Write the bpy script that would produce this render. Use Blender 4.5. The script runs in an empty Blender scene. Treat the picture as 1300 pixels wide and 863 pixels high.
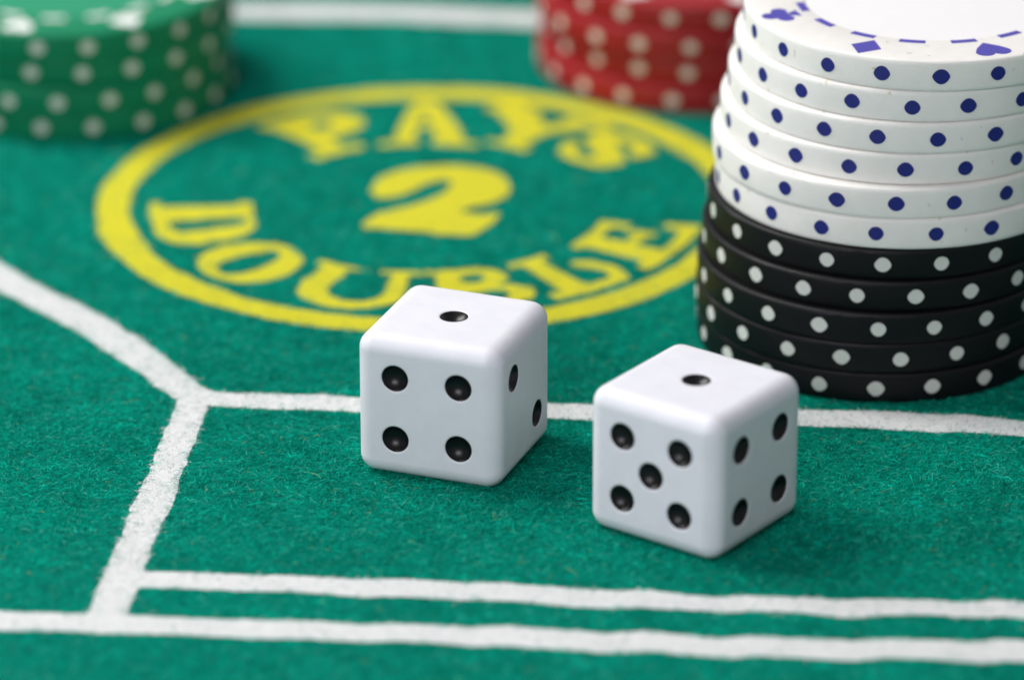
import bpy, bmesh, math, random
import numpy as np
from mathutils import Vector, Matrix
from mathutils.geometry import delaunay_2d_cdt

# 1 unit = 1 cm.  All measured lengths below are in millimetres and go through MM.
MM = 0.1
rng = np.random.default_rng(7)
random.seed(7)
scene = bpy.context.scene
col = scene.collection

# ------------------------------------------------------------------ camera
cam_d = bpy.data.cameras.new("camera")
cam = bpy.data.objects.new("camera", cam_d)
col.objects.link(cam)
cam.location = (0, -45.0, 19.56)
cam.rotation_euler = (math.radians(90 - 23.455), 0, 0)
cam_d.sensor_width = 36
cam_d.lens = 6303.2 / 1300 * 36
cam_d.clip_start, cam_d.clip_end = 1, 1000
cam_d.dof.use_dof = True
cam_d.dof.focus_distance = 46.3
cam_d.dof.aperture_fstop = 0.156          # an opening of 11 mm at this scale (1 unit = 1 cm)
scene.camera = cam

# ------------------------------------------------------------------ light
world = bpy.data.worlds.new("World")
scene.world = world
world.use_nodes = True
bg = world.node_tree.nodes["Background"]
bg.inputs[0].default_value = (0.96, 0.95, 1.0, 1)
bg.inputs[1].default_value = 0.30
ld = bpy.data.lights.new("window_light", 'AREA')
ld.shape = 'RECTANGLE'
ld.size, ld.size_y = 23, 32
ld.energy = 30500
ld.color = (1.0, 0.97, 0.95)
lo = bpy.data.objects.new("window_light", ld)
col.objects.link(lo)
Ldir = Vector((-0.58, 0.29, 0.76)).normalized()
lo.location = Ldir * 48 + Vector((0, -1, 0))
lo.rotation_euler = Ldir.to_track_quat('Z', 'Y').to_euler()
fd = bpy.data.lights.new("added_fill_light", 'AREA')  # added fill lamp out of frame, brightens the front faces
fd.shape = 'RECTANGLE'
fd.size, fd.size_y = 15, 9
fd.energy = 4500
fd.color = (0.98, 0.95, 1.0)
fo = bpy.data.objects.new("added_fill_light", fd)
col.objects.link(fo)
fo.location = (-11, -27, 14.5)
fo.rotation_euler = (Vector(fo.location) - Vector((1, -4, 0.5))).to_track_quat('Z', 'Y').to_euler()
scene.view_settings.view_transform = 'Standard'
scene.view_settings.look = 'None'
scene.view_settings.exposure = 0
scene.view_settings.gamma = 1
scene.cycles.max_bounces = 8

# ------------------------------------------------------------------ helpers
def link(name, me, mat=None, parent=None):
    o = bpy.data.objects.new(name, me)
    col.objects.link(o)
    if mat is not None and me is not None and not me.materials:
        me.materials.append(mat)
    if parent: o.parent = parent
    return o

def mesh(name, verts, faces, smooth=False, sharp=None):
    me = bpy.data.meshes.new(name)
    me.from_pydata([tuple(map(float, v)) for v in verts], [], [tuple(int(i) for i in f) for f in faces])
    if smooth:
        me.polygons.foreach_set('use_smooth', [True] * len(me.polygons))
        if sharp: me.set_sharp_from_angle(angle=math.radians(sharp))
    me.update()
    return me

def thing(name, label, cat, loc=(0, 0, 0), rz=0, group=None):
    o = bpy.data.objects.new(name, None)
    o.empty_display_size = 0.5
    col.objects.link(o)
    o.location = loc
    o.rotation_euler = (0, 0, rz)
    o['label'] = label
    o['category'] = cat
    if group: o['group'] = group
    return o

def lattice(seed, n=97):
    return np.random.default_rng(seed).random((n, n))
_L = {}
def vnoise(x, y, scale, seed):
    """smooth value noise in -1..1; x, y in mm, scale = cell size in mm"""
    if seed not in _L: _L[seed] = lattice(seed)
    g = _L[seed]; n = g.shape[0]
    u = np.asarray(x) / scale + 500.3; v = np.asarray(y) / scale + 500.7
    i = np.floor(u).astype(int); j = np.floor(v).astype(int)
    fu = u - i; fv = v - j
    fu = fu * fu * (3 - 2 * fu); fv = fv * fv * (3 - 2 * fv)
    a = g[i % n, j % n]; b = g[(i + 1) % n, j % n]; c = g[i % n, (j + 1) % n]; d = g[(i + 1) % n, (j + 1) % n]
    return 2 * ((a * (1 - fu) + b * fu) * (1 - fv) + (c * (1 - fu) + d * fu) * fv) - 1

class NT:
    def __init__(self, name):
        self.m = bpy.data.materials.new(name)
        self.m.use_nodes = True
        self.t = self.m.node_tree
        self.b = self.t.nodes["Principled BSDF"]
    def n(self, typ, **kw):
        nd = self.t.nodes.new(typ)
        for k, v in kw.items():
            if k.startswith('_'): setattr(nd, k[1:], v)
            else: nd.inputs[k].default_value = v
        return nd
    def l(self, a, b): self.t.links.new(a, b)
    def noise(self, scale, detail=3, rough=0.55):
        tc = self.n('ShaderNodeTexCoord')
        nz = self.n('ShaderNodeTexNoise', Scale=scale, Detail=detail, Roughness=rough)
        self.l(tc.outputs['Object'], nz.inputs['Vector'])
        return nz
    def ramp(self, fac, stops):
        r = self.n('ShaderNodeValToRGB')
        e = r.color_ramp.elements
        while len(e) < len(stops): e.new(0.5)
        for q, (p, c) in zip(e, stops):
            q.position = p; q.color = (*c, 1)
        self.l(fac, r.inputs['Fac'])
        return r
    def bump(self, h, dist, strength=1.0):
        b = self.n('ShaderNodeBump', Strength=strength, Distance=dist)
        self.l(h, b.inputs['Height'])
        self.l(b.outputs['Normal'], self.b.inputs['Normal'])

def plastic(name, c, rough, bump_scale=60, bump_dist=0.002, var=0.06, spec=0.5, sss=0.0, specks=None):
    k = NT(name)
    nz = k.noise(5, 4)
    c = np.array(c)
    r = k.ramp(nz.outputs['Fac'], [(0.3, c * (1 - var)), (0.7, np.minimum(c * (1 + var), 1))])
    out = r.outputs['Color']
    if specks:
        sp = k.noise(specks[0], 2, 0.5)
        sr = k.ramp(sp.outputs['Fac'], [(specks[1], (0, 0, 0)), (specks[1] + 0.03, (1, 1, 1))])
        mx = k.n('ShaderNodeMix', _data_type='RGBA')
        k.l(sr.outputs['Color'], mx.inputs['Factor'])
        k.l(out, mx.inputs[6]); mx.inputs[7].default_value = (*specks[2], 1)
        out = mx.outputs[2]
    k.l(out, k.b.inputs['Base Color'])
    rr = k.noise(14, 4)
    mr = k.n('ShaderNodeMapRange')
    mr.inputs['To Min'].default_value = rough * 0.85; mr.inputs['To Max'].default_value = rough * 1.2
    k.l(rr.outputs['Fac'], mr.inputs['Value'])
    k.l(mr.outputs['Result'], k.b.inputs['Roughness'])
    k.b.inputs['Specular IOR Level'].default_value = spec
    if sss:
        k.b.inputs['Subsurface Weight'].default_value = sss
        k.b.inputs['Subsurface Radius'].default_value = (0.12, 0.11, 0.10)
        k.b.inputs['Subsurface Scale'].default_value = 1.0
    bz = k.noise(bump_scale, 3, 0.6)
    k.bump(bz.outputs['Fac'], bump_dist)
    return k.m

# ------------------------------------------------------------------ materials
GREEN = np.array((0.001, 0.268, 0.186))
WHITE = np.array((0.89, 0.91, 0.905))
YELLOW = np.array((0.80, 0.76, 0.05))

def felt_mat(name, c, v=0.18):
    k = NT(name)
    a = k.noise(26, 5, 0.7)
    r = k.ramp(a.outputs['Fac'], [(0.3, c * (1 - v)), (0.7, np.minimum(c * (1 + v), 1))])
    k.l(r.outputs['Color'], k.b.inputs['Base Color'])
    k.b.inputs['Roughness'].default_value = 1
    k.b.inputs['Specular IOR Level'].default_value = 0.05
    b = k.noise(60, 4, 0.75)
    k.bump(b.outputs['Fac'], 0.03)
    return k.m
M_felt = felt_mat('green_felt', GREEN * 0.9)
M_wprint = felt_mat('white_print_on_felt', WHITE, 0.05)
M_yprint = felt_mat('yellow_print_on_felt', YELLOW, 0.08)
kf = NT('felt_fibre')
at = kf.n('ShaderNodeAttribute', _attribute_name='fibre_colour')
kf.l(at.outputs['Color'], kf.b.inputs['Base Color'])
kf.b.inputs['Roughness'].default_value = 0.9
kf.b.inputs['Specular IOR Level'].default_value = 0.02
M_fibre = kf.m

M_die = plastic('white_dice_plastic', (0.67, 0.682, 0.73), 0.44, 35, 0.0012, 0.03, 0.22, 0.25, (26, 0.775, (0.36, 0.32, 0.28)))
M_pip = plastic('black_pip_paint', (0.004, 0.004, 0.005), 0.32, 30, 0.001, 0.1, 0.32)
M_chip = {
    'white': plastic('white_chip_composite', (0.82, 0.81, 0.775), 0.42, 90, 0.006, 0.03, 0.4, 0.15, (9, 0.70, (0.66, 0.60, 0.48))),
    'black': plastic('black_chip_composite', (0.004, 0.004, 0.005), 0.42, 90, 0.003, 0.15, 0.25, 0, (55, 0.76, (0.07, 0.07, 0.075))),
    'red':   plastic('red_chip_composite', (0.31, 0.006, 0.011), 0.42, 90, 0.003, 0.08, 0.45),
    'green': plastic('green_chip_composite', (0.003, 0.195, 0.088), 0.42, 90, 0.003, 0.08, 0.2),
}
M_spot = {
    'white': plastic('navy_inlay', (0.010, 0.014, 0.17), 0.42, 80, 0.002, 0.15),
    'black': plastic('off_white_inlay', (0.62, 0.64, 0.60), 0.45, 80, 0.002, 0.05),
    'red':   plastic('cream_inlay', (0.72, 0.64, 0.55), 0.45, 80, 0.002, 0.05),
    'green': plastic('grey_white_inlay', (0.66, 0.66, 0.60), 0.45, 80, 0.002, 0.05),
}
M_print = {
    'white': plastic('violet_blue_print', (0.075, 0.065, 0.40), 0.40, 60, 0.001, 0.08),
    'red':   plastic('white_print_red_chip', (0.80, 0.80, 0.78), 0.4, 60, 0.001, 0.03),
    'green': plastic('white_print_green_chip', (0.82, 0.84, 0.82), 0.4, 60, 0.001, 0.03),
}
M_label = {
    'white': plastic('white_label_face', (0.84, 0.84, 0.84), 0.34, 20, 0.0008, 0.01),
    'red':   plastic('pale_label_face', (0.75, 0.70, 0.68), 0.34, 20, 0.0008, 0.02),
    'green': plastic('green_label_face', (0.008, 0.26, 0.13), 0.36, 20, 0.0008, 0.03),
}

# ------------------------------------------------------------------ felt tabletop (setting)
Y0 = 450.0                                       # mm offset: table y = 0 lies 450 mm in front of the lens foot
HX, YA, YB = 420, -330, 420
nx, ny = 84, 75
V = [(-HX + 2 * HX * i / nx, YA + (YB - YA) * j / ny, 0) for j in range(ny + 1) for i in range(nx + 1)]
Fc = [(j * (nx + 1) + i, j * (nx + 1) + i + 1, (j + 1) * (nx + 1) + i + 1, (j + 1) * (nx + 1) + i) for j in range(ny) for i in range(nx)]
# a turned-down thickness of 2 mm round the sheet
nb = len(V)
edge = [i for i in range(nx + 1)] + [j * (nx + 1) + nx for j in range(1, ny + 1)] + [ny * (nx + 1) + i for i in range(nx - 1, -1, -1)] + [j * (nx + 1) for j in range(ny - 1, 0, -1)]
V += [(V[e][0], V[e][1], -2) for e in edge]
for q in range(len(edge)):
    r = (q + 1) % len(edge)
    Fc.append((edge[q], nb + q, nb + r, edge[r]))
felt = link('felt_tabletop', mesh('felt_tabletop', np.array(V) * MM, Fc), M_felt)
felt['kind'] = 'structure'
felt['label'] = 'green gaming felt printed with white lines and a yellow round emblem'

# ---- printed shapes as signed fields (positive inside), mm on the table, y already relative to Y0
RC = np.array((-9.26, 487.15 - Y0))              # emblem centre

def box(x, y, x0, y0, x1, y1): return np.minimum(np.minimum(x - x0, x1 - x), np.minimum(y - y0, y1 - y))
def ell(x, y, cx, cy, rx, ry): return (1 - np.hypot((x - cx) / rx, (y - cy) / ry)) * min(rx, ry)
def seg(x, y, ax, ay, bx, by, w, w2=None):
    dx, dy = bx - ax, by - ay
    t = np.clip(((x - ax) * dx + (y - ay) * dy) / (dx * dx + dy * dy), 0, 1)
    ww = w if w2 is None else w + (w2 - w) * t
    return ww - np.hypot(x - ax - t * dx, y - ay - t * dy)
def poly_line(x, y, pts, ws):
    f = np.full(np.shape(x), -1e9)
    for (a, b, wa, wb) in zip(pts[:-1], pts[1:], ws[:-1], ws[1:]):
        f = np.maximum(f, seg(x, y, *a, *b, wa, wb))
    return f
def polygon(x, y, P):
    x = np.asarray(x); ins = np.zeros(x.shape, bool); d = np.full(x.shape, 1e9)
    for (ax, ay), (bx, by) in zip(P, P[1:] + P[:1]):
        c = ((ay > y) != (by > y))
        with np.errstate(divide='ignore', invalid='ignore'):
            xi = (bx - ax) * (y - ay) / (by - ay if by != ay else 1e-9) + ax
        ins ^= c & (x < xi)
        d = np.minimum(d, -seg(x, y, ax, ay, bx, by, 0))
    return np.where(ins, d, -d)
mx_, mn_ = lambda *a: np.maximum.reduce(a), lambda *a: np.minimum.reduce(a)

def rbox(x, y, x0, y0, x1, y1, r):
    cx, cy, hx, hy = (x0 + x1) / 2, (y0 + y1) / 2, (x1 - x0) / 2 - r, (y1 - y0) / 2 - r
    qx, qy = np.abs(x - cx) - hx, np.abs(y - cy) - hy
    return r - np.hypot(np.maximum(qx, 0), np.maximum(qy, 0)) - np.minimum(np.maximum(qx, qy), 0)

def L_D(x, y):
    o = mx_(mn_(rbox(x, y, -4, 0.1, 11.3, 9.9, 4.0), x - 1.0), box(x, y, 0, 0, 5, 1.5), box(x, y, 0, 8.6, 5, 10.2))
    return mn_(o, -rbox(x, y, 5.0, 1.9, 7.4, 8.9, 0.9))
def L_O(x, y): return mn_(ell(x, y, 5.4, 5, 5.4, 5.3), -ell(x, y, 5.4, 5.1, 1.75, 3.5))
def L_U(x, y):
    bowl = mn_(ell(x, y, 6.3, 4.4, 5.2, 4.5), -ell(x, y, 6.9, 4.8, 2.3, 2.6), 4.9 - y)
    return mx_(bowl, box(x, y, 1.1, 4.2, 4.6, 10), mn_(box(x, y, 9.2, 4.2, 11.5, 10)), box(x, y, 0, 8.7, 6.0, 10), box(x, y, 7.6, 8.7, 13.0, 10))
def L_B(x, y):
    o = mx_(box(x, y, 1.2, 0, 4.6, 10), box(x, y, 0, 0, 4, 1.4), box(x, y, 0, 8.6, 4, 10),
            mn_(ell(x, y, 5.0, 7.4, 4.6, 2.65), x - 3), mn_(ell(x, y, 5.4, 2.8, 5.2, 2.9), x - 3))
    return mn_(o, -ell(x, y, 5.6, 7.3, 1.3, 0.95), -ell(x, y, 6.0, 2.9, 1.7, 1.1))
def L_L(x, y):
    return mx_(box(x, y, 1.8, 0, 5.2, 10), box(x, y, 0, 8.5, 6.8, 10), box(x, y, 0.4, 0, 9.4, 1.9),
               poly_line(x, y, [(8.8, 1.2), (9.6, 3.2), (9.0, 5.2), (8.0, 5.8)], [1.0, 1.0, 1.0, 0.95]))
def L_E(x, y):
    return mx_(box(x, y, 1.3, 0, 4.9, 10), box(x, y, 0, 0, 5, 1.6), box(x, y, 0, 8.4, 9.8, 10), box(x, y, 8.2, 6.7, 9.9, 10),
               box(x, y, 4, 4.3, 8.2, 5.8), box(x, y, 7.0, 3.5, 8.4, 6.9), box(x, y, 0, 0, 11, 1.9), box(x, y, 9.4, 0, 11.2, 3.8))
def L_P(x, y):
    o = mx_(box(x, y, 2.2, 0, 5.9, 11), box(x, y, 0.0, 0, 8.6, 1.6), box(x, y, 1.5, 9.5, 4, 11), mn_(ell(x, y, 6.0, 7.6, 5.0, 3.5), x - 3))
    return mn_(o, -ell(x, y, 6.7, 7.6, 1.3, 1.2))
def L_A(x, y):
    return mx_(mn_(seg(x, y, 3.2, -1, 6.3, 10.6, 1.3, 0.8), y), mn_(seg(x, y, 10.6, -1, 6.7, 10.6, 2.0, 0.95), y), box(x, y, 4.6, 4.0, 9.5, 5.6),
               box(x, y, 0, 0, 5.6, 1.4), box(x, y, 7.4, 0, 14, 1.5))
def L_Y(x, y):
    return mx_(box(x, y, 4.3, 0, 7.9, 5.8), box(x, y, 2.6, 0, 9.2, 1.5), mn_(seg(x, y, 6.1, 5, 2.2, 10.4, 1.7)), seg(x, y, 6.3, 5, 10.0, 10.4, 1.0),
               box(x, y, 0, 9.6, 5, 11), box(x, y, 7.6, 9.6, 12, 11))
def L_S(x, y):
    return poly_line(x, y, [(7.6, 7.2), (7.3, 8.9), (4.8, 9.6), (2.3, 8.6), (2.2, 6.9), (4.8, 5.3), (7.6, 4.0), (7.6, 2.0), (5, 0.9), (2.2, 1.4), (1.2, 3.4)],
                     [1.0, 1.0, 1.1, 1.4, 1.6, 1.9, 1.7, 1.4, 1.1, 1.0, 1.2])

def warped(fn, a0, a1, r0, r1, W, H):
    """letter set on the arc from angle a0 (its left) to a1 (its right), baseline radius r0, cap radius r1"""
    def f(x, y):
        dx, dy = x - RC[0], y - RC[1]
        r = np.hypot(dx, dy)
        am = (a0 + a1) / 2
        a = (np.degrees(np.arctan2(dy, dx)) - am + 180) % 360 - 180 + am
        return np.where(np.abs(a - am) < 40, fn((a - a0) / (a1 - a0) * W, (r - r0) / (r1 - r0) * H), -9)
    am = math.radians((a0 + a1) / 2); rm = (r0 + r1) / 2
    c = RC + rm * np.array((math.cos(am), math.sin(am)))
    return f, (c[0] - 10.5, c[1] - 10.5, c[0] + 10.5, c[1] + 10.5)

TWO = [(-15.79, 490.52), (-15.41, 492.93), (-14.27, 494.95), (-12.07, 496.98), (-9.69, 497.99), (-7.29, 498.48), (-5.04, 498.26), (-2.78, 497.35), (-0.98, 495.71), (0.07, 493.48), (0.29, 491.27), (-0.08, 488.87), (-1.26, 486.9), (-2.73, 485.72), (-4.19, 484.94), (-4.78, 484.47), (-3.46, 484.23), (-1.99, 484.66), (-0.82, 484.73), (-0.52, 483.36), (-1.4, 481.42), (-2.7, 479.11), (-3.71, 477.39), (-4.86, 477.21), (-7.04, 477.59), (-9.22, 478.37), (-11.41, 478.76), (-13.6, 479.34), (-15.93, 479.62), (-16.17, 480.31), (-16.05, 481.28), (-15.29, 483.02), (-14.16, 484.58), (-12.57, 485.56), (-10.83, 486.61), (-9.23, 488.03), (-8.07, 489.38), (-7.2, 490.89), (-6.85, 492.29), (-7.23, 493.1), (-8.26, 492.5), (-9.28, 491.3), (-10.3, 489.9), (-11.6, 488.51), (-13.06, 487.73), (-14.38, 487.53), (-15.44, 488.53)]
TWO = [(a, b - Y0) for a, b in TWO]

prints = []          # (name, label, field, bounds, material, colour, cell)
def add_print(name, label, f, bounds, mat, colr, cell=0.25): prints.append((name, label, f, bounds, mat, colr, cell))
def line(label, pts, w, wave=0.0, ink=WHITE):
    pts = [(a, b - Y0) for a, b in pts]
    if wave:                                      # the hand-fed print wanders a little, step by step
        xs = np.arange(pts[0][0], pts[-1][0], 1.2)
        ys = np.interp(xs, [p[0] for p in pts], [p[1] for p in pts]); ww = np.interp(xs, [p[0] for p in pts], w)
        q = np.clip((xs + 38) / 45, 0.35, 1) * wave
        t = (xs + 2.5 * vnoise(xs, xs * 0, 14, 61)) / 10.5
        saw = (t - np.floor(t)); saw = np.where(saw < 0.72, saw / 0.72, (1 - saw) / 0.28) - 0.5
        pts = list(zip(xs, ys - q * saw * 1.0 + q * 0.5 * vnoise(xs, xs * 0, 5.5, 62))); w = list(ww)
    ws = w if isinstance(w, list) else [w] * len(pts)
    xs = [p[0] for p in pts]; ys = [p[1] for p in pts]; m = max(ws) + 1.2
    add_print('white_line', label, lambda x, y: poly_line(x, y, pts, ws), (max(min(xs) - m, -110), min(ys) - m, min(max(xs) + m, 110), max(ys) + m), M_wprint, ink, 0.32)

line('blurred white line at the back between the green and red chips', [(-100, 551.6), (-32, 547.2), (-13.8, 546.7), (1.9, 544.4), (30, 542), (100, 536)], 2.6, 0.0, WHITE * 0.8 + GREEN * 0.2)  # green mixed into the white paints in the blur and weaker light here
line('white line slanting down from the left edge to the fork', [(-66, 487), (-52.2, 466.7), (-41.5, 454.0), (-36, 446), (-31.0, 437.6)], [2.3, 2.2, 2.1, 2.0, 1.9])
line('white line running behind both dice and in front of the chip stack', [(-30.5, 437.9), (-29.2, 436.7), (-15, 435.2), (3.8, 433.8), (28, 432.3), (48.8, 429.8), (100, 424)], [1.65, 1.65, 1.85, 1.9, 1.9, 1.8, 1.8], 0.4)
line('white line coming forward from the fork to the front corner', [(-30.8, 437.0), (-30.9, 434), (-31.5, 426.9), (-35.5, 391.2), (-36, 388.6)], [1.5, 1.55, 1.6, 1.78, 1.78])
line('upper of the two white lines in front of the dice', [(-34.3, 397.4), (-20, 396.3), (-3.5, 394.8), (24.3, 392), (45, 391.0), (100, 386)], [1.75, 1.7, 1.65, 1.6, 1.55, 1.5], 0.6)
line('white line nearest the camera along the bottom', [(-100, 393), (-45, 389.1), (-34.5, 388.4), (-3.5, 386.1), (24, 383.8), (44.2, 383), (100, 378)], [1.9, 1.9, 1.85, 1.65, 1.9, 1.95, 1.95], 0.7)
add_print('yellow_ring', 'yellow printed ring round the lettering',
          lambda x, y: 1.93 - np.abs(np.hypot(x - RC[0], y - RC[1]) - 32.87), (RC[0] - 36, RC[1] - 36, RC[0] + 36, RC[1] + 36), M_yprint, YELLOW, 0.3)
for ch, fn, a0, a1, r0, r1, W, H in [
        ('D', L_D, 179.6, 207.5, 29.3, 18.2, 11.3, 10), ('O', L_O, 209.8, 236.2, 29.4, 18.7, 10.8, 10), ('U', L_U, 236.8, 271, 29.7, 18.8, 13.0, 10),
        ('B', L_B, 270.6, 296.5, 29.4, 18.6, 10.6, 10), ('L', L_L, 296.3, 318.5, 30.0, 18.8, 10.4, 10), ('E', L_E, 320.6, 347.5, 29.9, 19.2, 11.2, 10),
        ('P', L_P, 133.5, 106, 17.0, 29.3, 11.2, 11), ('A', L_A, 108, 71, 16.7, 29.3, 14, 11), ('Y', L_Y, 77, 47, 18.0, 29.9, 12, 11), ('S', L_S, 49.5, 27, 19.7, 29.7, 9.4, 10.6)]:
    f, b = warped(fn, a0, a1, r0, r1, W, H)
    add_print('letter', 'yellow printed letter ' + ch, f, b, M_yprint, YELLOW)
add_print('numeral', 'yellow printed figure 2 in the middle of the ring', lambda x, y: polygon(x, y, TWO), (-18, 26, 2, 50), M_yprint, YELLOW)

def rough_edge(f, bias):
    def g(x, y):
        return (f(x, y) + bias + 0.24 * vnoise(x, y, 6.5, 11) + 0.09 * vnoise(x, y, 2.2, 12) + 0.12 * vnoise(x, y, 0.7, 13))
    return g

def field_mesh(f, b, cell, z):
    x0, y0, x1, y1 = b
    n, m = int((x1 - x0) / cell) + 1, int((y1 - y0) / cell) + 1
    gx, gy = np.meshgrid(x0 + cell * np.arange(n + 1), y0 + cell * np.arange(m + 1))
    S = f(gx, gy).ravel()
    P = np.stack([gx.ravel(), gy.ravel()], 1)
    I = (np.arange(m)[:, None] * (n + 1) + np.arange(n)[None]).ravel()
    T = np.concatenate([np.stack([I, I + 1, I + n + 2], 1), np.stack([I, I + n + 2, I + n + 1], 1)])
    cnt = (S[T] > 0).sum(1)
    def cross(a, b):
        t = S[a] / (S[a] - S[b])
        return P[a] + (P[b] - P[a]) * t[:, None]
    tris = []
    t3 = T[cnt == 3]; tris.append(P[t3])
    t1 = T[cnt == 1]; r = np.argmax(S[t1] > 0, 1); k = np.arange(len(t1))
    a, bb, c = t1[k, r], t1[k, (r + 1) % 3], t1[k, (r + 2) % 3]
    tris.append(np.stack([P[a], cross(a, bb), cross(a, c)], 1))
    t2 = T[cnt == 2]; r = np.argmax(S[t2] <= 0, 1); k = np.arange(len(t2))
    a, bb, c = t2[k, r], t2[k, (r + 1) % 3], t2[k, (r + 2) % 3]
    e1, e2 = cross(bb, a), cross(c, a)
    tris.append(np.stack([P[bb], P[c], e2], 1)); tris.append(np.stack([P[bb], e2, e1], 1))
    tr = np.concatenate(tris).reshape(-1, 2)
    key = np.round(tr / (cell * 1e-3)).astype(np.int64)
    u, first, inv = np.unique(key, axis=0, return_index=True, return_inverse=True)
    inv = inv.reshape(-1, 3)
    ok = (inv[:, 0] != inv[:, 1]) & (inv[:, 1] != inv[:, 2]) & (inv[:, 0] != inv[:, 2])
    co = np.column_stack([tr[first], np.full(len(first), z)]) * MM
    return co, inv[ok]

def fast_mesh(name, co, quads):
    me = bpy.data.meshes.new(name)
    k = quads.shape[1]
    me.vertices.add(len(co)); me.vertices.foreach_set('co', np.ascontiguousarray(co, dtype=np.float32).ravel())
    me.loops.add(quads.size); me.loops.foreach_set('vertex_index', quads.astype(np.int32).ravel())
    me.polygons.add(len(quads)); me.polygons.foreach_set('loop_start', np.arange(0, quads.size, k, dtype=np.int32))
    me.update(calc_edges=True)
    return me

objs = []
zl = 0.02
used = []
for i, (name, label, f, b, mat, c, cell) in enumerate(prints):
    g = rough_edge(f, {'white_line': 0.0, 'yellow_ring': -0.1, 'letter': -0.02 if label[-1] in 'PAYS' else -0.22, 'numeral': -0.62}[name])
    co, tri = field_mesh(g, b, cell, 0.02 + 0.006 * i)
    o = link(name, fast_mesh(name, co, tri), mat, felt)
    o['label'] = label
    objs.append((o, g, b, c))

# ---- the nap: short fibres lying every way, each a thin bent ribbon
def nap(n, x, y, wid, lmul, flat=False):
    """mesh data of n fibres rooted at x, y (mm)"""
    ang = rng.uniform(0, 2 * np.pi, n) 
    ang = np.where(rng.random(n) < 0.45, rng.normal(0.35, 0.5, n) + np.pi * (rng.random(n) < 0.5), ang)
    ln = rng.gamma(5.0, 0.15, n) * lmul
    tuft = 0.5 + 0.5 * vnoise(x, y, 1.5, 31)
    rise = (0.06 + 0.26 * rng.random(n) ** 2) * (0.55 + 0.9 * tuft)
    stray = rng.random(n) < 0.012
    rise = np.where(stray, rise + 0.12, rise) * (0.8 if flat else 1.0)
    curl = rng.normal(0, 0.6, n)
    d0 = np.stack([np.cos(ang), np.sin(ang)], 1); d1 = np.stack([np.cos(ang + curl), np.sin(ang + curl)], 1)
    p0 = np.column_stack([x, y, np.full(n, -0.02)])
    p1 = p0 + np.column_stack([d0 * (ln * 0.5)[:, None], rise])
    end = rng.uniform(-0.1, 0.9, n) * rise
    p2 = p1 + np.column_stack([d1 * (ln * 0.5)[:, None], end - rise])
    roll = rng.uniform(-0.9, 0.9, n)
    w = wid * rng.uniform(0.6, 1.3, n)
    def side(d): return np.column_stack([-d[:, 1] * np.cos(roll), d[:, 0] * np.cos(roll), np.sin(roll)]) * w[:, None] / 2
    s0, s1 = side(d0), side(d1)
    P = np.stack([p0 - s0, p0 + s0, p1 - (s0 + s1) / 2, p1 + (s0 + s1) / 2, p2 - s1 * 0.5, p2 + s1 * 0.5], 1)
    return P

def sample(n, ya, yb):
    """points in the part of the table the picture shows, with a margin"""
    y = rng.uniform(ya, yb, n)
    hw = 46 + (y + 72) * 0.094 + 24
    return rng.uniform(-1, 1, n) * hw, y
X, Y, Wd, Lm = [], [], [], []
for n, ya, yb, wd, lm in [(85000, -92, -50, 0.052, 1.1), (335000, -50, 20, 0.042, 1.0), (62000, 20, 65, 0.075, 1.2), (34000, 65, 140, 0.12, 1.5)]:
    x, y = sample(n, ya, yb)
    X.append(x); Y.append(y); Wd.append(np.full(n, wd)); Lm.append(np.full(n, lm))
X, Y, Wd, Lm = map(np.concatenate, (X, Y, Wd, Lm))
owner = np.full(len(X), -1)
for i, (o, g, b, c) in enumerate(objs):
    k = np.nonzero((X > b[0]) & (X < b[2]) & (Y > b[1]) & (Y < b[3]))[0]
    owner[k[g(X[k], Y[k]) > 0]] = i

def fibre_object(name, idx, colours, parent, keep=1.0, short=1.0):
    if keep < 1: 
        q = rng.random(len(idx)) < keep
        idx, colours = idx[q], colours[q]
    n = len(idx)
    P = nap(n, X[idx], Y[idx], Wd[idx], Lm[idx] * short, short < 1)
    co = P.reshape(-1, 3) * MM
    base = np.arange(n)[:, None] * 6
    quads = np.concatenate([base + np.array([[0, 1, 3, 2]]), base + np.array([[2, 3, 5, 4]])])
    me = fast_mesh(name, co, quads)
    at = me.attributes.new('fibre_colour', 'FLOAT_COLOR', 'POINT')
    at.data.foreach_set('color', np.repeat(np.column_stack([colours, np.ones(n)]), 6, axis=0).astype(np.float32).ravel())
    o = link(name, me, M_fibre, parent)
    o['kind'] = 'stuff'
    return o
def green_cols(x, y):
    n = len(x)
    c = GREEN[None] * np.exp(rng.normal(0, 0.36, n))[:, None] * (1 + 0.20 * vnoise(x, y, 1.8, 41) + 0.14 * vnoise(x, y, 9, 42))[:, None]
    u = rng.random(n)
    c = np.where((u < 0.06)[:, None], np.array([[0.06, 0.40, 0.31]]), c)
    c = np.where(((u > 0.06) & (u < 0.09))[:, None], np.array([[0.0, 0.09, 0.075]]), c)
    c = np.where(((u > 0.09) & (u < 0.093))[:, None], np.array([[0.24, 0.33, 0.10]]), c)
    return np.clip(c, 0, 1)
idx = np.nonzero(owner < 0)[0]
fibre_object('felt_nap', idx, green_cols(X[idx], Y[idx]), felt)
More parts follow.
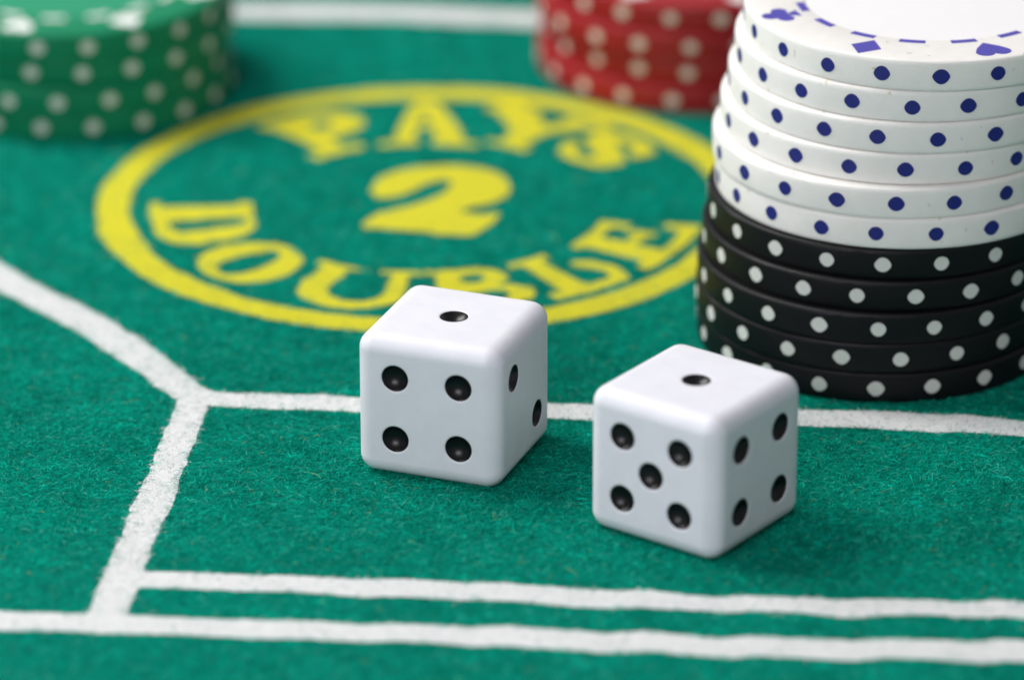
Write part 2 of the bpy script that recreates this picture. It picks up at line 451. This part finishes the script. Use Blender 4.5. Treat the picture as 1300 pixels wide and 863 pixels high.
for i, (o, g, b, c) in enumerate(objs):
    idx = np.nonzero(owner == i)[0]
    if len(idx) < 5: continue
    n = len(idx)
    cc = c[None] * rng.uniform(0.72, 1.04, n)[:, None]
    gr = rng.random(n) < (0.08 + 0.10 * np.clip(vnoise(X[idx], Y[idx], 4, 51) * 2, 0, 1))
    thin = np.clip(0.06 + 0.16 * vnoise(X[idx], Y[idx], 1.1, 52) + 0.12 * vnoise(X[idx], Y[idx], 6, 53), 0, 0.4)[:, None]
    cc = cc * (1 - thin) + (GREEN[None] * 1.3 + 0.15 * c[None]) * thin       # where the ink is thinner the green wool shows
    cc = np.where(gr[:, None], GREEN[None] * 0.9 + c[None] * 0.15, cc)
    fibre_object('printed_nap', idx, np.clip(cc, 0, 1), o, 1.0, 0.62)

# ------------------------------------------------------------------ dice
A_, R_ = 7.0, 1.66                                 # half edge, edge rounding (mm)
RP, LIP, TH = 1.30, 0.22, math.radians(52)        # pip radius, soft lip, lip sweep
Q_ = 3.07
PIPS = {1: [(0, 0)], 2: [(-1, 1), (1, -1)], 3: [(-1, 1), (0, 0), (1, -1)], 4: [(-1, -1), (-1, 1), (1, -1), (1, 1)],
        5: [(-1, -1), (-1, 1), (1, -1), (1, 1), (0, 0)], 6: [(-1, -1), (-1, 0), (-1, 1), (1, -1), (1, 0), (1, 1)]}
FR = {'front': ((1, 0, 0), (0, 0, 1)), 'right': ((0, 1, 0), (0, 0, 1)), 'back': ((-1, 0, 0), (0, 0, 1)), 'left': ((0, -1, 0), (0, 0, 1)),
      'top': ((1, 0, 0), (0, 1, 0)), 'bottom': ((1, 0, 0), (0, -1, 0))}
NSEG = 28
def die_body(spots):
    V, N, F = [], [], []
    def add(p, n):
        V.append(p); N.append(n); return len(V) - 1
    b = A_ - R_
    rim = RP + LIP * math.sin(TH)                 # radius where the flat face ends
    for face, num in spots.items():
        e1, e2 = (Vector(v) for v in FR[face]); n = e1.cross(e2)
        pts = [Vector((-b, -b)), Vector((b, -b)), Vector((b, b)), Vector((-b, b))]
        edges = [(0, 1), (1, 2), (2, 3), (3, 0)]
        holes = [(i * Q_, j * Q_) for i, j in PIPS[num]]
        for hx, hy in holes:
            s = len(pts)
            pts += [Vector((hx + rim * math.cos(2 * math.pi * k / NSEG), hy + rim * math.sin(2 * math.pi * k / NSEG))) for k in range(NSEG)]
            edges += [(s + k, s + (k + 1) % NSEG) for k in range(NSEG)]
        vo, eo, fo, *_ = delaunay_2d_cdt(pts, edges, [], 1, 1e-6)
        m = [add(e1 * v.x + e2 * v.y + n * A_, n) for v in vo]
        for f in fo:
            c = sum((vo[i] for i in f), Vector((0, 0))) / len(f)
            if any((c - Vector(h)).length < rim * 0.985 for h in holes): continue
            ff = [m[i] for i in f]
            if (V[ff[1]] - V[ff[0]]).cross(V[ff[2]] - V[ff[0]]).dot(n) < 0: ff.reverse()
            F.append(ff)
        K = 6
        for hx, hy in holes:                      # the soft lip of each pip
            rows = []
            for q in range(K + 1):
                t = TH * q / K
                rr = rim - LIP * math.sin(t); zz = A_ - LIP * (1 - math.cos(t))
                row = []
                for k in range(NSEG):
                    a = 2 * math.pi * k / NSEG; d = e1 * math.cos(a) + e2 * math.sin(a)
                    row.append(add(e1 * hx + e2 * hy + d * rr + n * zz, (n * math.cos(t) - d * math.sin(t)).normalized()))
                rows.append(row)
            for q in range(K):
                for k in range(NSEG):
                    F.append([rows[q][k], rows[q][(k + 1) % NSEG], rows[q + 1][(k + 1) % NSEG], rows[q + 1][k]])
    axes = [Vector((1, 0, 0)), Vector((0, 1, 0)), Vector((0, 0, 1))]
    K = 9
    def emit(ff):
        c = sum((N[i] for i in ff), Vector((0, 0, 0)))
        if (V[ff[1]] - V[ff[0]]).cross(V[ff[2]] - V[ff[0]]).dot(c) < 0: ff = ff[::-1]
        F.append(ff)
    for ax in range(3):
        o1, o2 = axes[(ax + 1) % 3], axes[(ax + 2) % 3]
        for s1 in (-1, 1):
            for s2 in (-1, 1):
                prev = None
                for q in range(K + 1):
                    d = (o1 * s1 * (K - q) / K + o2 * s2 * q / K).normalized()
                    c = o1 * s1 * b + o2 * s2 * b
                    cur = (add(c - axes[ax] * b + d * R_, d), add(c + axes[ax] * b + d * R_, d))
                    if prev: emit([prev[0], prev[1], cur[1], cur[0]])
                    prev = cur
    for sx in (-1, 1):
        for sy in (-1, 1):
            for sz in (-1, 1):
                idx = {}
                for i in range(K + 1):
                    for j in range(K + 1 - i):
                        d = Vector((sx * i, sy * j, sz * (K - i - j))).normalized()
                        idx[i, j] = add(Vector((sx * b, sy * b, sz * b)) + d * R_, d)
                for i in range(K):
                    for j in range(K - i):
                        emit([idx[i, j], idx[i + 1, j], idx[i, j + 1]])
                        if i + j < K - 1: emit([idx[i + 1, j], idx[i + 1, j + 1], idx[i, j + 1]])
    me = mesh('die_body', [v * MM for v in V], F, True)
    me.normals_split_custom_set_from_vertices([tuple(n) for n in N])
    return me

def pip_mesh():
    al = math.radians(60); rb = RP / math.sin(al); K = 9
    z0 = A_ - LIP * (1 - math.cos(TH))
    V, F = [], []
    for q in range(K):
        a = al * (1 - q / K)
        for k in range(NSEG):
            p = 2 * math.pi * k / NSEG
            V.append(((rb * math.sin(a)) * math.cos(p), (rb * math.sin(a)) * math.sin(p), z0 + rb * math.cos(al) - rb * math.cos(a)))
    V.append((0, 0, z0 + rb * math.cos(al) - rb))
    for q in range(K - 1):
        for k in range(NSEG):
            F.append((q * NSEG + k, q * NSEG + (k + 1) % NSEG, (q + 1) * NSEG + (k + 1) % NSEG, (q + 1) * NSEG + k))
    for k in range(NSEG): F.append(((K - 1) * NSEG + k, (K - 1) * NSEG + (k + 1) % NSEG, len(V) - 1))
    return mesh('pip', np.array(V) * MM, F, True)
PIP = pip_mesh()

def die(label, x, y, yaw, spots):
    t = thing('die', label, 'die', (x * MM, (y - Y0) * MM, 0), math.radians(yaw), 'white dice with black pips')
    bo = link('body', die_body(spots), M_die, t)
    bo.location.z = A_ * MM
    t.scale = (1.02, 1.02, 1)
    for face, num in spots.items():
        e1, e2 = (Vector(v) for v in FR[face]); n = e1.cross(e2)
        for i, j in PIPS[num]:
            o = link('pip', PIP, M_pip, t)
            M = Matrix((e1, e2, n)).transposed().to_4x4()
            M.translation = (e1 * (i * Q_) + e2 * (j * Q_)) * MM + Vector((0, 0, A_ * MM))
            o.matrix_local = M
    return t
die('white die showing four pips on its front face, left of the other die', -5.38, 424.16, -20.69,
    {'top': 1, 'front': 4, 'right': 2, 'back': 3, 'left': 5, 'bottom': 6})
die('white die with five pips on its front face, standing before the black chips', 16.66, 409.61, -36.42,
    {'top': 1, 'front': 5, 'right': 4, 'back': 2, 'left': 3, 'bottom': 6})

# ------------------------------------------------------------------ poker chips
RCH, TCH, NS = 17.8, 3.11, 144
def chip_body():
    prof = [(0, 0.0), (12, 0.0), (17.42, 0.0), (17.57, 0.03), (17.69, 0.11), (17.76, 0.24), (17.79, 0.5), (17.80, 1.55), (17.79, 2.60), (17.76, 2.86), (17.69, 2.99),
            (17.57, 3.07), (17.42, 3.10), (12.15, 3.10), (12.02, 3.06), (11.96, 2.98), (11.94, 2.90), (0, 2.90)]
    V, F = [], []
    for r, z in prof[1:-1]:
        for k in range(NS):
            a = 2 * math.pi * k / NS
            wob = 0.018 * math.sin(3 * a + 1) + 0.014 * math.sin(11 * a + z) + random.gauss(0, 0.006) if r > 17.3 else 0
            V.append(((r + wob) * math.cos(a), (r + wob) * math.sin(a), z))
    m = len(prof) - 2
    for q in range(m - 1):
        for k in range(NS):
            F.append((q * NS + k, q * NS + (k + 1) % NS, (q + 1) * NS + (k + 1) % NS, (q + 1) * NS + k))
    F.append(tuple(range(NS - 1, -1, -1)))
    F.append(tuple((m - 1) * NS + k for k in range(NS)))
    return mesh('chip_body', np.array(V) * MM, F, True, 24)

def spot_mesh(seed, size):
    r = random.Random(seed); n = 20
    dz = r.uniform(-0.06, 0.06); rad = size * r.uniform(0.94, 1.05); cus = r.uniform(0.06, 0.16); ph = r.uniform(0, 6)
    V, F = [], []
    def P(u, v, R): a = u / RCH; return (R * math.cos(a), R * math.sin(a), v)
    for s, R in ((0.0, 17.845), (0.55, 17.845), (0.97, 17.84), (1.0, 17.70)):
        for k in range(n):
            p = 2 * math.pi * k / n
            q = rad * (1 + cus * abs(math.cos(p)) ** 14 + 0.014 * math.sin(3 * p + ph)) * s
            V.append(P(q * math.cos(p), TCH / 2 + dz + q * math.sin(p), R))
    for j in range(3):
        for k in range(n):
            F.append((j * n + k, (j + 1) * n + k, (j + 1) * n + (k + 1) % n, j * n + (k + 1) % n))
    return mesh('edge_spot', np.array(V) * MM, F, True, 40)

def flat(outline, z, name, th=0.03, sc=1.0):
    n = len(outline)
    V = [(x * sc, y * sc, z) for x, y in outline] + [(x * sc, y * sc, z - th) for x, y in outline]
    F = [tuple(range(n))] + [(k, n + k, n + (k + 1) % n, (k + 1) % n) for k in range(n)]
    return mesh(name, np.array(V) * MM, F)
def arc(cx, cy, r, a0, a1, n): return [(cx + r * math.cos(math.radians(a0 + (a1 - a0) * i / n)), cy + r * math.sin(math.radians(a0 + (a1 - a0) * i / n))) for i in range(n + 1)]
def suit(kind):
    """outline with +y towards the rim of the chip, centred at the origin, counter-clockwise"""
    if kind == 'diamond': return [(0, -1.75), (1.35, 0), (0, 1.75), (-1.35, 0)]
    if kind == 'heart':
        return [(0, -1.7), (1.0, -0.6)] + arc(0.72, 0.55, 0.82, -25, 150, 9) + [(0, 0.75)] + arc(-0.72, 0.55, 0.82, 30, 205, 9) + [(-1.0, -0.6)]
    if kind == 'spade':
        return [(-0.75, -1.7), (0.75, -1.7), (0.2, -0.9)] + arc(0.75, -0.4, 0.78, -120, 40, 9) + [(0, 1.7)] + arc(-0.75, -0.4, 0.78, 140, 300, 9) + [(-0.2, -0.9)]
    return [(-0.75, -1.7), (0.75, -1.7), (0.22, -0.75)] + arc(0.86, -0.22, 0.72, -140, 95, 10) + arc(0, 0.9, 0.74, -25, 205, 10) + arc(-0.86, -0.22, 0.72, 85, 320, 10) + [(-0.22, -0.75)]
SUITS = {k: flat(suit(k), 3.125, 'suit_mark', sc=1.13) for k in ('diamond', 'heart', 'spade', 'club')}
def dash_outline(r0, r1, half):
    return arc(0, 0, r1, -half, half, 6) + arc(0, 0, r0, half, -half, 6)
DASH = flat(dash_outline(12.12, 12.92, 5.7), 3.12, 'label_dash')
DISC = mesh('centre_label', np.array([(11.86 * math.cos(2 * math.pi * k / 96), 12.28 * math.sin(2 * math.pi * k / 96), 2.99) for k in range(96)] +
                                     [(11.86 * math.cos(2 * math.pi * k / 96), 12.28 * math.sin(2 * math.pi * k / 96), 2.88) for k in range(96)]) * MM,
            [tuple(range(96))] + [(k, 96 + k, 96 + (k + 1) % 96, (k + 1) % 96) for k in range(96)])

protos = {}
def chip(colour, label, x, y, z, phase, group, top=None):
    """top = (order of suits, angle of the first suit, angle of the first dash)"""
    if colour not in protos:
        b = chip_body(); b.materials.append(M_chip[colour])
        sp = []
        for s in range(4):
            m = spot_mesh(s * 17 + len(colour), 0.75 if colour in ('white', 'black') else 0.70); m.materials.append(M_spot[colour]); sp.append(m)
        protos[colour] = (b, sp)
    b, sp = protos[colour]
    t = thing('poker_chip', label, 'poker chip', (x * MM, (y - Y0) * MM, z * MM), 0, group)
    t.rotation_euler = (math.radians(random.uniform(-0.08, 0.08)), math.radians(random.uniform(-0.12, 0.02)), 0)
    bo = link('body', b, None, t)
    bo.rotation_euler.z = random.uniform(0, 6.28)
    for k in range(20):
        o = link('edge_spot', random.choice(sp), None, t)
        o.rotation_euler.z = math.radians(phase + 18 * k + random.uniform(-0.5, 0.5))
    if top:
        order, a0, d0 = top
        dm = DISC.copy(); dm.materials.append(M_label[colour]); link('centre_label', dm, None, t)
        cache = {}
        for k in range(8):
            kd = order[k % 4]
            if kd not in cache:
                cache[kd] = SUITS[kd].copy(); cache[kd].materials.append(M_print[colour])
            a = math.radians(a0 + 45 * k)
            o = link('suit_mark', cache[kd], None, t)
            o.location = (15.35 * MM * math.cos(a), 15.35 * MM * math.sin(a), 0)
            o.rotation_euler.z = a - math.pi / 2
        dd = DASH.copy(); dd.materials.append(M_print[colour])
        for k in range(16):
            o = link('label_dash', dd, None, t)
            o.rotation_euler.z = math.radians(d0 + 22.5 * k)
    return t

TALL = [(36.18, 453.16, -76.23), (35.98, 453.15, -104.23), (36.13, 453.01, -112.01), (36.58, 453.64, -101.63), (37.06, 454.11, -113.35), (37.79, 454.07, -136.16),
        (37.44, 454.17, -111.7), (38.21, 455.08, -110.98), (38.91, 455.14, -103.81), (39.5, 455.4, -114.21), (40.34, 455.29, -108.52)]
ordn = ['topmost', 'second', 'third', 'fourth', 'fifth', 'sixth']
for i, (x, y, ph) in enumerate(TALL):
    if i < 5:
        lab = ['lowest black chip with white edge spots, on the felt behind the right die', 'second black chip up from the felt under the white chips',
               'middle one of the five black chips under the white chips', 'second black chip below the white chips in the tall stack',
               'highest black chip, right under the lowest white chip'][i]
        chip('black', lab, x, y, i * TCH, ph, 'black chips at the bottom of the tall stack')
    else:
        lab = ['lowest white chip with blue edge spots, resting on the black chips', 'second white chip up from the black chips', 'third white chip up from the black chips',
               'third white chip down from the top of the tall stack', 'white chip right under the topmost one of the tall stack',
               'topmost white chip, its face printed with violet card suits'][i - 5]
        chip('white', lab, x, y, i * TCH, ph, 'white chips at the top of the tall stack',
             (['club', 'diamond', 'heart', 'spade'], -161.5, -146.0) if i == 10 else None)
RED = [(20.6, 531.0, -153.7), (21.3, 531.6, -150.1), (20.4, 531.2, -146.9), (21.1, 531.6, -138.0)]
GRN = [(-49.0, 522.7, -78.8), (-49.7, 522.3, -106.7), (-48.9, 523.1, -100.9), (-49.5, 522.5, -96.3)]
lr = ['blurred red chip at the very bottom of its stack', 'blurred red chip second from the bottom of its stack', 'blurred red chip right below the uppermost red one', 'uppermost blurred red chip with white marks on its face']
lg = [s.replace('red', 'green') for s in lr]
for i in range(4):
    chip('red', lr[i], *RED[i][:2], i * TCH, RED[i][2], 'red chips stacked at the back', (['club', 'diamond', 'heart', 'spade'], -120, -108) if i == 3 else None)
    chip('green', lg[i], *GRN[i][:2], i * TCH, GRN[i][2], 'green chips stacked at the back left', (['heart', 'spade', 'club', 'diamond'], -105, -92) if i == 3 else None)
